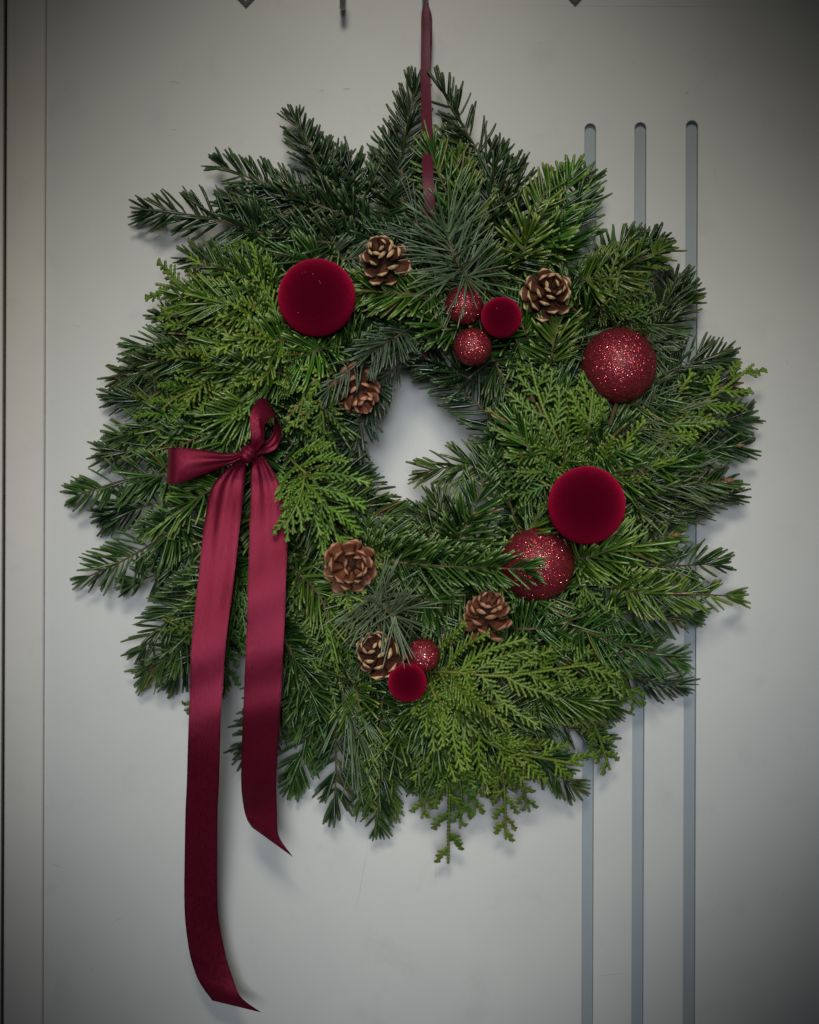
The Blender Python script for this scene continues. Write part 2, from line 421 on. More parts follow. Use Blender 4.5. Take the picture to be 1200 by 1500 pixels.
RN = np.array([0.50, 1.0, .98, .62]); RT = np.array([0., .28, .82, 1.0])
def needles(path, n, L, width, roll, phi_side=.62, spread=52, flat=.50, bend=.18, tipn=6, round_=False, a0=.10, droop=0.0):
    """flat blunt needles combed to both sides of a twig and over its upper face"""
    T, U, Sd = frame_along(path, roll)
    u = np.clip(np.sort(rng.uniform(a0, 1.0, n)), 0, 1)
    u = np.concatenate([u, np.full(tipn, .995)])
    N = len(u); idx = u * (len(path) - 1); i0 = np.minimum(idx.astype(int), len(path) - 2); f = (idx - i0)[:, None]
    lerp = lambda A: A[i0] * (1 - f) + A[i0 + 1] * f
    O, t, up, sd = lerp(path), nrm(lerp(T)), nrm(lerp(U)), nrm(lerp(Sd))
    sgn = np.where(rng.random(N) < .5, -1, 1)
    if round_:
        phi = rng.uniform(-math.pi, math.pi, N)
    else:
        side = rng.random(N) < phi_side
        phi = np.where(side, sgn * np.radians(rng.normal(82, 11, N)), np.radians(rng.uniform(-72, 72, N)))
    al = np.radians(spread) * (1 - .45 * u ** 4) + np.radians(rng.normal(0, 6, N))
    al = np.where(np.abs(phi) < 1.1, al * .85, al)
    al[-tipn:] = np.radians(rng.uniform(6, 34, tipn))
    R = np.cos(phi)[:, None] * up + np.sin(phi)[:, None] * sd
    Dn = nrm(np.cos(al)[:, None] * t + np.sin(al)[:, None] * R + rng.normal(0, .045, (N, 3)))
    if droop: Dn = nrm(Dn + np.array([0, .1, -1]) * droop * rng.uniform(.6, 1.2, (N, 1)))
    ln = L * (0.72 + .34 * np.sin(np.pi * np.clip(u * .93 + .08, 0, 1))) * rng.normal(1, .085, N)
    ln[-tipn:] *= .88
    nn = nrm(up - (up * Dn).sum(1, keepdims=True) * Dn + rng.normal(0, .16, (N, 3)))
    nn = nrm(nn - (nn * Dn).sum(1, keepdims=True) * Dn)
    wd = np.cross(Dn, nn)
    w = width * rng.normal(1, .08, N)
    return needle_quads(O, Dn, nn, wd, ln, w, t, bend * rng.normal(1, .5, N), flat)

def needle_quads(O, Dn, nn, wd, ln, w, t, bend, flat):
    N = len(O); k = len(RT)
    Vs = np.zeros((N, k, 4, 3))
    for i in range(k):
        c = O + Dn * (ln * RT[i])[:, None] + t * (ln * bend * RT[i] ** 2)[:, None]
        hw = (w * .5 * RN[i])[:, None]
        Vs[:, i, 0] = c - wd * hw; Vs[:, i, 1] = c + nn * hw * flat * 1.2
        Vs[:, i, 2] = c + wd * hw; Vs[:, i, 3] = c - nn * hw * flat
    Vs[..., 1] = np.minimum(Vs[..., 1], -.0015)
    base = (np.arange(N) * k * 4)[:, None, None]
    q = []
    for i in range(k - 1):
        for j in range(4):
            j2 = (j + 1) % 4
            q.append((i * 4 + j, i * 4 + j2, (i + 1) * 4 + j2, (i + 1) * 4 + j))
    e = (k - 1) * 4; q.append((e, e + 1, e + 2, e + 3))
    Q = (np.array(q)[None] + base).reshape(-1, 4)
    uv = np.zeros((N, k, 4, 2)); uv[..., 0] = rng.random(N)[:, None, None]; uv[..., 1] = RT[None, :, None]
    return Vs.reshape(-1, 3), Q, uv.reshape(-1, 2)

def wobble(path, amp):
    n = len(path); ph = rng.uniform(0, 6.28, 3); k = rng.uniform(.6, 1.6, 3)
    u = np.linspace(0, 1, n)[:, None]
    return path + amp * np.sin(u * k * 4 + ph) * u

def bud_mesh():
    parts = []
    for i, (dx, dz, ln, tl) in enumerate(((0, 0, .0075, 0), (.0024, .0004, .0055, .55), (-.0024, .0004, .0055, -.55))):
        u = np.linspace(0, 1, 6)
        p = np.stack([dx + np.sin(tl) * ln * u, np.zeros(6), dz + np.cos(tl) * ln * u], 1)
        parts.append(tube_arrays(p, .0019 * np.array([.7, 1, .98, .75, .42, .06]), 7))
    return quadmesh('bud', *join(parts))
BUD = bud_mesh()
def place_bud(parent, at, dirn, sc=1.0):
    o = wpart('bud', BUD, MAT['bud'], parent)
    o.location = at; o.rotation_euler = Vector(dirn).to_track_quat('Z', 'Y').to_euler(); o.scale = (sc,) * 3
    return o

NSEG = 14
def rooted(pts, sink=.030):
    """tuck the cut end of a sprig down between the others"""
    p = [tuple(q) for q in pts]; (x0, y0, h0), (x1, y1, h1) = p[0], p[1]
    h = max(.012, min(h0 - sink, .05)); k = .22
    return [(x0 - (x1 - x0) * .12, y0 - (y1 - y0) * .12, h), (x0 + (x1 - x0) * k, y0 + (y1 - y0) * k, h0 * .93 + h1 * .07)] + p[1:]
def fir(pts, kind='fir', L=43, dens=.44, width=4.2, roll=None, spread=60, side=.80, bud=False, rad=2.3, wob=.0025, round_=False, droop=0.0, flat=.50):
    path = wobble(resample([P(*p) for p in rooted(pts)], NSEG), wob)
    plen = np.linalg.norm(np.diff(path, axis=0), axis=1).sum() / S
    roll = rng.normal(0, .30) if roll is None else roll
    V, Q, U = tube_arrays(path, np.linspace(rad, rad * .5, NSEG) * S, 7)
    tw = wpart('fir_sprig', quadmesh('fir_sprig', V, Q, U), MAT['bark'])
    nd = quadmesh('needles', *needles(path, int(plen * dens), L * S, width * S, roll, side, spread, round_=round_, droop=droop, flat=flat))
    tag(wpart('needles', nd, MAT[kind], tw), kind='stuff')
    if bud: place_bud(tw, path[-1], path[-1] - path[-3], bud if bud is not True else 1.0)
    return tw

def pine(pts, n=70, L=78, width=2.4, spread=62, cluster=True, rad=3.0, kind='pine'):
    path = wobble(resample([P(*p) for p in rooted(pts, .02)], NSEG), .002)
    V, Q, U = tube_arrays(path, np.linspace(rad, rad * .8, NSEG) * S, 7)
    tw = wpart('pine_sprig', quadmesh('pine_sprig', V, Q, U), MAT['bark'])
    # needles in pairs, all round the shoot
    T, Up, Sd = frame_along(path, 0)
    u = rng.uniform(.25 if cluster else .05, 1, n); u = np.repeat(u, 2); N = len(u)
    idx = u * (NSEG - 1); i0 = np.minimum(idx.astype(int), NSEG - 2)
    O = path[i0] + (path[i0 + 1] - path[i0]) * (idx - i0)[:, None]
    phi = np.repeat(rng.uniform(-math.pi, math.pi, n), 2) + rng.normal(0, .09, N)
    al = np.radians(spread * (1 - .35 * u ** 2)) + np.repeat(rng.normal(0, .22, n), 2) + rng.normal(0, .05, N)
    R = np.cos(phi)[:, None] * Up[i0] + np.sin(phi)[:, None] * Sd[i0]
    Dn = nrm(np.cos(al)[:, None] * T[i0] + np.sin(al)[:, None] * R)
    ln = L * S * rng.uniform(.75, 1.1, N)
    nn = nrm(np.cross(Dn, rng.normal(0, 1, (N, 3)))); wd = np.cross(Dn, nn)
    bd = nrm(rng.normal(0, 1, (N, 3)) + np.array([0, .2, -.6]))
    global RT, RN
    a, b = RT, RN; RT = np.array([0, .35, .7, .93, 1.0]); RN = np.array([.8, 1, 1, .8, .25])
    me = quadmesh('needles', *needle_quads(O, Dn, nn, wd, ln, np.full(N, width * S), bd, np.full(N, .14), .75))
    RT, RN = a, b
    tag(wpart('needles', me, MAT[kind], tw), kind='stuff')
    return tw

def scaly(path, w, th, up, step):
    """one flattened branchlet clothed in overlapping scale leaves: a serrated strip"""
    seg = np.linalg.norm(np.diff(path, axis=0), axis=1).sum()
    n = max(2, int(seg / step)); q = resample(path, n + 1)
    T = nrm(np.gradient(q, axis=0)); Sd = nrm(np.cross(T, np.broadcast_to(up, T.shape))); Un = np.cross(Sd, T)
    C, Wd, Th = [], [], []
    for i in range(n):
        k = 1 - .30 * (i / n) ** 2
        C += [q[i], q[i] + (q[i + 1] - q[i]) * .62]; Wd += [w * .62 * k, w * 1.12 * k]; Th += [th * .75, th * 1.1]
    C += [q[n] + T[n] * w * .1]; Wd += [w * .28]; Th += [th * .5]
    C = np.array(C); idx = np.minimum(np.arange(len(C)) // 2, n)
    Wd = np.array(Wd)[:, None]; Th = np.array(Th)[:, None]
    a = C - Sd[idx] * Wd * .5; b = C + Un[idx] * Th * .5; c = C + Sd[idx] * Wd * .5; d = C - Un[idx] * Th * .5
    V = np.stack([a, b, c, d], 1).reshape(-1, 3)
    V[:, 1] = np.minimum(V[:, 1], -.0012)
    k = len(C); q4 = []
    for i in range(k - 1):
        for j in range(4): q4.append((i * 4 + j, i * 4 + (j + 1) % 4, (i + 1) * 4 + (j + 1) % 4, (i + 1) * 4 + j))
    e = (k - 1) * 4; q4.append((e, e + 1, e + 2, e + 3))
    tt = np.repeat(np.linspace(.3, 1, k), 4)
    uv = np.stack([np.full(len(V), rng.random()), tt ** 1.5], 1)
    return V, np.array(q4), uv

def thuja(pts, kind='thuja', width=70, w=6.3, roll=None, pitch=11.5, sub=8.6, ang=42, droop=.0):
    """flat fern-like spray: axis, alternate side branchlets, each with short scaly fingers"""
    path = wobble(resample([P(*p) for p in rooted(pts, .02)], NSEG), .003)
    plen = np.linalg.norm(np.diff(path, axis=0), axis=1).sum() / S
    if width >= 60: pitch, sub, w, roll = 17.0, 8.8, 6.8, rng.normal(0, .22)
    roll = rng.normal(0, .38) if roll is None else roll
    T, U, Sd = frame_along(path, roll)
    V, Q, UVs = tube_arrays(path, np.linspace(2.3, 1.1, NSEG) * S, 6)
    st = wpart('thuja_sprig', quadmesh('thuja_sprig', V, Q, UVs), MAT['stem'])
    parts = []
    n1 = int(plen / pitch)
    for i in range(n1):
        u = .08 + .92 * (i + rng.uniform(-.2, .2)) / n1
        u = min(max(u, .02), .99)
        x = u * (NSEG - 1); i0 = min(int(x), NSEG - 2)
        o = path[i0] + (path[i0 + 1] - path[i0]) * (x - i0)
        t, up, sd = T[i0], U[i0], Sd[i0]
        for s in ((1,) if i % 2 else (-1,)):
            Lb = width * (min(1, .55 + u * 1.2) * (1 - u) ** .55 + .26) * rng.uniform(.78, 1.15)
            a = math.radians(ang + rng.normal(0, 5)) * (1 - .25 * u)
            d = math.cos(a) * t + math.sin(a) * s * sd
            d = nrm(d + up * rng.normal(0, .12))
            e = o + d * Lb * S
            c = o + d * Lb * S * .5 + s * sd * Lb * S * .05
            e = e + t * Lb * S * .16 - up * Lb * S * rng.uniform(0, .18) + np.array([0, 0, -1]) * droop * Lb * S
            bp = resample([o, c, e], 8)
            parts.append(scaly(bp, w * S, 2.6 * S, up, 5.2 * S))
            bt = nrm(np.gradient(bp, axis=0)); bs = nrm(np.cross(bt, np.broadcast_to(up, bt.shape)))
            n2 = int(Lb / sub)
            for j in range(n2):
                v = (j + .75) / (n2 + .35); y = v * 7; j0 = min(int(y), 6)
                oo = bp[j0] + (bp[j0 + 1] - bp[j0]) * (y - j0)
                for s2 in (1, -1):
                    L2 = min(Lb * .36, 20 if width >= 60 else 16) * (1.08 - v * .62) * rng.uniform(.8, 1.15)
                    L2 = max(L2, 6)
                    if s2 == -s: L2 *= .8
                    a2 = math.radians(43 + rng.normal(0, 4))
                    d2 = nrm(math.cos(a2) * bt[j0] + math.sin(a2) * s2 * bs[j0] + up * rng.normal(0, .10))
                    e2 = oo + d2 * L2 * S + bt[j0] * L2 * S * .12
                    parts.append(scaly(np.array([oo, e2]), w * .86 * S, 2.4 * S, up, 4.8 * S))
    parts.append(scaly(path[int(NSEG * .55):], w * S, 2.8 * S, np.array([0, -1.0, 0]), 5.2 * S))
    tag(wpart('scale_leaves', quadmesh('scale_leaves', *join(parts)), MAT[kind], st), kind='stuff')
    return st

# --- silhouette of the wreath (degrees -> radius in photo pixels)
SIL = [(0, 470), (15, 455), (31, 470), (42, 465), (50, 424), (57, 485), (64, 440), (74, 478), (86, 545), (92, 540), (100, 433), (110, 520), (118, 480), (125, 515), (138, 520),
       (148, 460), (162, 468), (172, 457), (186, 500), (193, 430), (201, 520), (209, 440), (218, 525), (232, 470), (250, 525), (263, 545), (274, 540), (283, 540), (294, 540), (301, 530), (311, 490), (320, 495), (327, 440), (335, 515), (345, 425), (351, 470), (360, 470)]
def sil(deg):
    return float(np.interp(deg % 360, [a for a, _ in SIL], [b for _, b in SIL]))
def pol(deg, r):
    return CX + r * math.cos(math.radians(deg)), CY - r * math.sin(math.radians(deg))

# --- back and middle filling sprigs
for layer, (n, hb, ht, k0, k1, rb) in enumerate(((34, .028, .014, .70, .86, 205), (28, .046, .028, .70, .84, 195), (24, .062, .048, .58, .72, 170))):
    for i in range(n):
        a = 360 * (i + rng.uniform(-.3, .3)) / n + layer * 4
        r1 = sil(a) * rng.uniform(k0, k1) - 18
        da = rng.normal(0, 9)
        b0 = pol(a + da, rb + rng.uniform(-20, 20)); t0 = pol(a, r1)
        mid = pol(a + da * .4 + rng.normal(0, 3), (rb + r1) / 2)
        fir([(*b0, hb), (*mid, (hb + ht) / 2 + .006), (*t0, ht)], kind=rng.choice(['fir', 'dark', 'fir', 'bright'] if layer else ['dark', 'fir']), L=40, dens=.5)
# inner lining, lying along the ring round the hole
for i in range(22):
    a = 360 * i / 22 + rng.uniform(-6, 6); rr = rng.uniform(152, 176); sw = rng.choice([-1, 1]) * rng.uniform(28, 42)
    p0 = pol(a, rr + 40); p1 = pol(a + sw * .5, rr + 12); p2 = pol(a + sw, rr)
    p0, p1, p2 = [(x + 8, y - 18) for x, y in (p0, p1, p2)]
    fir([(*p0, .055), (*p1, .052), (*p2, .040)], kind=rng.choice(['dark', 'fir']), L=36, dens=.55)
for i in range(18):
    a = 360 * i / 18 + rng.uniform(-6, 6); rr = rng.uniform(190, 260); sw = rng.choice([-1, 1]) * rng.uniform(20, 34)
    p0 = pol(a, rr + 10); p1 = pol(a + sw * .5, rr + 22); p2 = pol(a + sw, rr + 30)
    fir([(*p0, .072), (*p1, .080), (*p2, .070)], kind=rng.choice(['fir', 'fir', 'bright', 'dark']), L=39, dens=.48)

# --- sprigs seen one by one: fir along the outline
F = [
 ([(400, 420, .090), (345, 402, .088), (285, 372, .066)], 'fir'), ([(380, 455, .094), (320, 440, .092), (262, 430, .070)], 'bright'),
 ([(420, 545, .092), (360, 545, .094), (290, 535, .080)], 'fir'), ([(350, 540, .080), (280, 520, .072), (215, 525, .050)], 'fir'),
 ([(870, 655, .092), (905, 640, .094), (960, 615, .078)], 'fir'), ([(800, 690, .088), (770, 650, .096), (760, 600, .092)], 'bright'),
 ([(900, 600, .082), (960, 585, .078), (1030, 560, .052)], 'fir'), ([(870, 690, .092), (935, 690, .090), (1005, 672, .066)], 'bright'),
 ([(660, 1020, .094), (720, 1040, .100), (800, 1045, .088)], 'fir'), ([(680, 1060, .080), (740, 1090, .076), (810, 1108, .054)], 'fir'),
 ([(620, 1020, .090), (640, 1075, .088), (640, 1140, .062)], 'fir'), ([(770, 1010, .090), (830, 1020, .086), (895, 1030, .060)], 'bright'),
 ([(440, 700, .092), (470, 760, .096), (470, 820, .090)], 'fir'), ([(430, 830, .088), (470, 880, .090), (480, 945, .082)], 'bright'),
 ([(410, 920, .086), (440, 980, .082), (462, 1045, .062)], 'fir'),
 # top
 ([(742, 320, .06), (700, 215, .05), (643, 128, .035)], 'dark'), ([(592, 330, .05), (590, 230, .042), (603, 135, .030)], 'dark'),
 ([(560, 330, .05), (566, 260, .045), (566, 205, .03)], 'dark'),
 ([(676, 352, .082), (656, 285, .080), (636, 222, .070)], 'bright'), ([(690, 350, .076), (682, 290, .072), (672, 238, .058)], 'bright'), ([(640, 350, .066), (628, 290, .055), (622, 240, .044)], 'dark'), ([(700, 330, .06), (672, 250, .048), (655, 190, .034)], 'fir'), ([(708, 350, .068), (715, 290, .064), (728, 225, .045)], 'dark'),
 ([(740, 360, .068), (755, 300, .060), (752, 250, .045)], 'dark'),
 # top right
 ([(765, 385, .082), (782, 320, .080), (800, 262, .062)], 'bright'), ([(815, 390, .07), (838, 320, .062), (860, 265, .042)], 'fir'),
 ([(790, 370, .07), (815, 310, .066), (835, 262, .055)], 'bright'),
 ([(845, 412, .075), (900, 398, .070), (962, 372, .045)], 'bright'), ([(870, 430, .06), (920, 385, .045), (955, 352, .03)], 'dark'),
 ([(880, 400, .06), (905, 370, .05), (925, 348, .035)], 'fir'),
 ([(930, 520, .07), (975, 470, .055), (1012, 430, .035)], 'fir'), ([(960, 560, .06), (1010, 530, .045), (1052, 520, .03)], 'dark'),
 ([(950, 480, .06), (975, 445, .045), (992, 418, .03)], 'dark'),
 ([(950, 640, .055), (1025, 620, .045), (1090, 612, .025)], 'dark'), ([(940, 600, .055), (1010, 575, .045), (1070, 570, .025)], 'dark'),
 ([(930, 690, .065), (1000, 665, .050), (1072, 650, .030)], 'fir'), ([(920, 735, .075), (990, 712, .060), (1062, 700, .035)], 'fir'),
 ([(925, 760, .06), (990, 745, .045), (1062, 728, .025)], 'dark'),
 # right and lower right
 ([(838, 822, .086), (905, 803, .080), (985, 785, .058)], 'bright'), ([(900, 862, .080), (985, 872, .066), (1075, 878, .040)], 'bright'),
 ([(905, 830, .07), (975, 832, .056), (1045, 822, .035)], 'fir'), ([(880, 890, .07), (950, 905, .055), (1020, 905, .03)], 'fir'),
 ([(840, 920, .078), (905, 945, .064), (985, 962, .040)], 'fir'), ([(850, 950, .060), (915, 985, .045), (985, 998, .025)], 'dark'),
 ([(752, 921, .084), (810, 917, .080), (870, 905, .068)], 'fir'), ([(780, 960, .070), (850, 960, .062), (930, 940, .045)], 'fir'),
 ([(860, 985, .055), (870, 1020, .04), (875, 1050, .025)], 'dark'),
 # bottom
 ([(720, 1030, .062), (800, 1055, .048), (880, 1085, .028)], 'fir'), ([(700, 1050, .060), (765, 1100, .044), (842, 1152, .024)], 'fir'),
 ([(660, 1040, .060), (690, 1100, .045), (720, 1150, .03)], 'dark'), ([(545, 930, .06), (565, 1000, .056), (575, 1070, .045)], 'dark'), ([(600, 960, .05), (575, 1030, .048), (540, 1080, .04)], 'dark'), ([(520, 930, .06), (545, 985, .06), (560, 1050, .05)], 'fir'), ([(600, 1030, .078), (612, 1090, .062), (612, 1140, .045)], 'fir'),
 ([(560, 1020, .074), (560, 1110, .052), (552, 1204, .024)], 'fir'), ([(590, 1060, .06), (580, 1120, .045), (570, 1178, .026)], 'bright'),
 ([(520, 1000, .076), (532, 1080, .058), (532, 1178, .030)], 'bright'), ([(490, 1010, .066), (490, 1090, .048), (486, 1178, .022)], 'dark'),
 ([(455, 1000, .062), (448, 1070, .045), (435, 1140, .022)], 'fir'), ([(420, 990, .055), (395, 1050, .04), (362, 1095, .022)], 'dark'),
 ([(640, 1030, .07), (655, 1075, .055), (672, 1115, .04)], 'bright'),
 # lower left
 ([(320, 880, .062), (265, 935, .046), (213, 985, .022)], 'fir'), ([(330, 930, .05), (285, 965, .036), (255, 995, .02)], 'dark'),
 ([(300, 850, .056), (252, 905, .042), (215, 945, .022)], 'dark'),
 ([(272, 765, .066), (200, 805, .048), (132, 846, .024)], 'fir'), ([(300, 800, .060), (245, 835, .045), (195, 850, .026)], 'dark'),
 ([(330, 705, .086), (275, 735, .078), (215, 778, .056)], 'bright'),
 ([(262, 690, .062), (185, 706, .046), (112, 722, .022)], 'fir'), ([(280, 730, .056), (210, 745, .042), (160, 750, .024)], 'dark'),
 ([(300, 640, .066), (230, 660, .050), (165, 668, .028)], 'dark'), ([(280, 620, .06), (220, 632, .046), (175, 640, .028)], 'fir'),
 # left
 ([(390, 590, .086), (320, 622, .080), (232, 662, .060)], 'bright'), ([(300, 600, .062), (230, 590, .046), (172, 585, .026)], 'dark'),
 ([(320, 545, .062), (240, 540, .046), (178, 548, .026)], 'fir'), ([(330, 505, .060), (260, 500, .046), (200, 505, .026)], 'fir'),
 ([(430, 496, .094), (380, 498, .098), (312, 512, .086)], 'bright'), ([(400, 470, .08), (330, 485, .078), (265, 490, .06)], 'fir'), ([(350, 450, .075), (290, 470, .066), (240, 470, .045)], 'fir'), ([(482, 508, .086), (430, 532, .088), (372, 572, .074)], 'bright'),
 # top left
 ([(540, 330, .060), (430, 285, .052), (322, 240, .032)], 'dark'), ([(480, 280, .050), (455, 225, .044), (428, 172, .030)], 'dark'),
 ([(470, 312, .054), (400, 305, .050), (338, 305, .036)], 'dark'), ([(400, 345, .056), (310, 322, .042), (222, 312, .020)], 'dark'),
 ([(505, 300, .05), (490, 255, .042), (470, 220, .03)], 'dark'), ([(520, 360, .068), (440, 345, .062), (370, 330, .045)], 'dark'),
 ([(530, 300, .05), (520, 265, .045), (505, 240, .03)], 'dark'), ([(480, 385, .07), (420, 375, .06), (350, 372, .045)], 'fir'),
 # over the ring
 ([(640, 432, .086), (580, 430, .088), (524, 436, .082)], 'bright'), ([(672, 490, .080), (645, 472, .080), (622, 455, .076)], 'bright'),
 ([(810, 535, .086), (811, 490, .090), (817, 455, .084)], 'bright'), ([(745, 480, .07), (770, 520, .074), (772, 575, .070)], 'fir'),
 ([(720, 520, .07), (740, 560, .072), (752, 605, .068)], 'dark'), ([(860, 470, .07), (830, 440, .07), (850, 420, .066)], 'fir'),
 ([(620, 380, .075), (560, 350, .066), (500, 335, .055)], 'dark'), ([(690, 400, .07), (740, 390, .075), (790, 360, .07)], 'fir'),
 ([(650, 330, .07), (610, 350, .07), (570, 345, .06)], 'dark'),
 # round the hole
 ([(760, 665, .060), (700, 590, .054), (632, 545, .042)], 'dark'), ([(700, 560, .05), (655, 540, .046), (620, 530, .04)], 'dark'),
 ([(765, 700, .060), (690, 684, .056), (625, 690, .046)], 'fir'), ([(668, 800, .074), (690, 745, .078), (712, 672, .066)], 'fir'),
 ([(760, 770, .07), (740, 715, .072), (730, 650, .062)], 'fir'), ([(640, 815, .07), (645, 775, .066), (640, 732, .052)], 'fir'),
 ([(700, 790, .066), (648, 772, .06), (604, 772, .046)], 'dark'), ([(440, 690, .066), (505, 705, .060), (560, 738, .040)], 'dark'),
 ([(450, 650, .060), (485, 660, .054), (524, 690, .040)], 'dark'), ([(460, 740, .07), (525, 748, .064), (585, 752, .05)], 'fir'),
 ([(440, 610, .066), (478, 625, .060), (500, 650, .046)], 'fir'), ([(470, 590, .07), (480, 620, .07), (470, 660, .06)], 'fir'),
 ([(530, 815, .080), (640, 828, .098), (770, 838, .127)], 'fir'), ([(520, 790, .07), (600, 800, .072), (680, 800, .07)], 'fir'),
 ([(762, 795, .085), (782, 770, .087), (792, 742, .076)], 'bright'), ([(770, 880, .08), (800, 870, .08), (850, 860, .076)], 'fir'),
 ([(440, 760, .07), (440, 830, .07), (450, 900, .066)], 'fir'), ([(400, 780, .075), (430, 850, .07), (435, 930, .066)], 'fir'),
 ([(400, 900, .07), (430, 960, .066), (440, 1040, .05)], 'fir'), ([(610, 870, .07), (640, 890, .076), (655, 925, .074)], 'fir'),
 ([(650, 850, .07), (680, 870, .078), (700, 905, .080)], 'fir'), ([(590, 900, .07), (600, 930, .07), (590, 960, .07)], 'dark'),
 ([(480, 900, .07), (490, 950, .07), (500, 1000, .066)], 'fir'), ([(700, 960, .07), (760, 940, .074), (820, 950, .07)], 'fir'),
 ([(330, 780, .07), (290, 800, .06), (250, 820, .05)], 'fir'), ([(350, 830, .07), (300, 860, .06), (260, 880, .045)], 'fir'),
 ([(870, 640, .066), (920, 660, .06), (970, 690, .05)], 'dark'), ([(850, 780, .07), (920, 770, .066), (990, 760, .05)], 'fir'),
]
BUDS = {(860, 265): .9, (1072, 650): .9, (1062, 700): 1.1, (870, 905): 1, (772, 575): 1.3, (655, 925): 1.3, (985, 785): 1, (222, 312): .0, (165, 668): .8, (178, 548): .8}
for pts, kind in F:
    bd = BUDS.get((pts[-1][0], pts[-1][1]), 0)
    fir(pts, kind, bud=bd if bd else False, L=rng.uniform(39, 47), dens=rng.uniform(.38, .54), width=rng.uniform(3.7, 4.6))
# grey undersides hanging at the hole's upper left
fir([(552, 560, .066), (528, 602, .064), (520, 646, .056)], 'grey', L=38, roll=.2, dens=.5)
fir([(590, 520, .062), (562, 552, .060), (552, 590, .048)], 'grey', L=34, dens=.5)
fir([(595, 484, .092), (545, 515, .104), (480, 570, .112)], 'grey', L=38, width=2.6, dens=.45, droop=.5)
fir([(470, 372, .070), (530, 382, .074), (590, 380, .07)], 'grey', L=34, width=2.6, dens=.6)

# --- pine
pine([(692, 420, .092), (668, 380, .100), (652, 335, .100)], 105, 84, cluster=False, spread=74)
pine([(640, 400, .075), (630, 360, .078), (610, 320, .07)], 40, 80, cluster=False, spread=60, kind='grey')
pine([(530, 872, .088), (556, 885, .100), (584, 899, .112)], 72, 70, spread=88)
pine([(890, 640, .070), (905, 612, .078), (930, 570, .078)], 80, 84, cluster=False, spread=75)
pine([(870, 690, .070), (930, 640, .076), (985, 600, .060)], 70, 84, cluster=False, spread=58)
pine([(900, 730, .070), (950, 700, .070), (1000, 690, .055)], 55, 84, cluster=False, spread=55)
pine([(930, 470, .066), (925, 500, .070), (950, 540, .06)], 40, 84, cluster=False, spread=60)
pine([(500, 1000, .070), (510, 1050, .07), (520, 1090, .06)], 24, 84, cluster=False, spread=35)

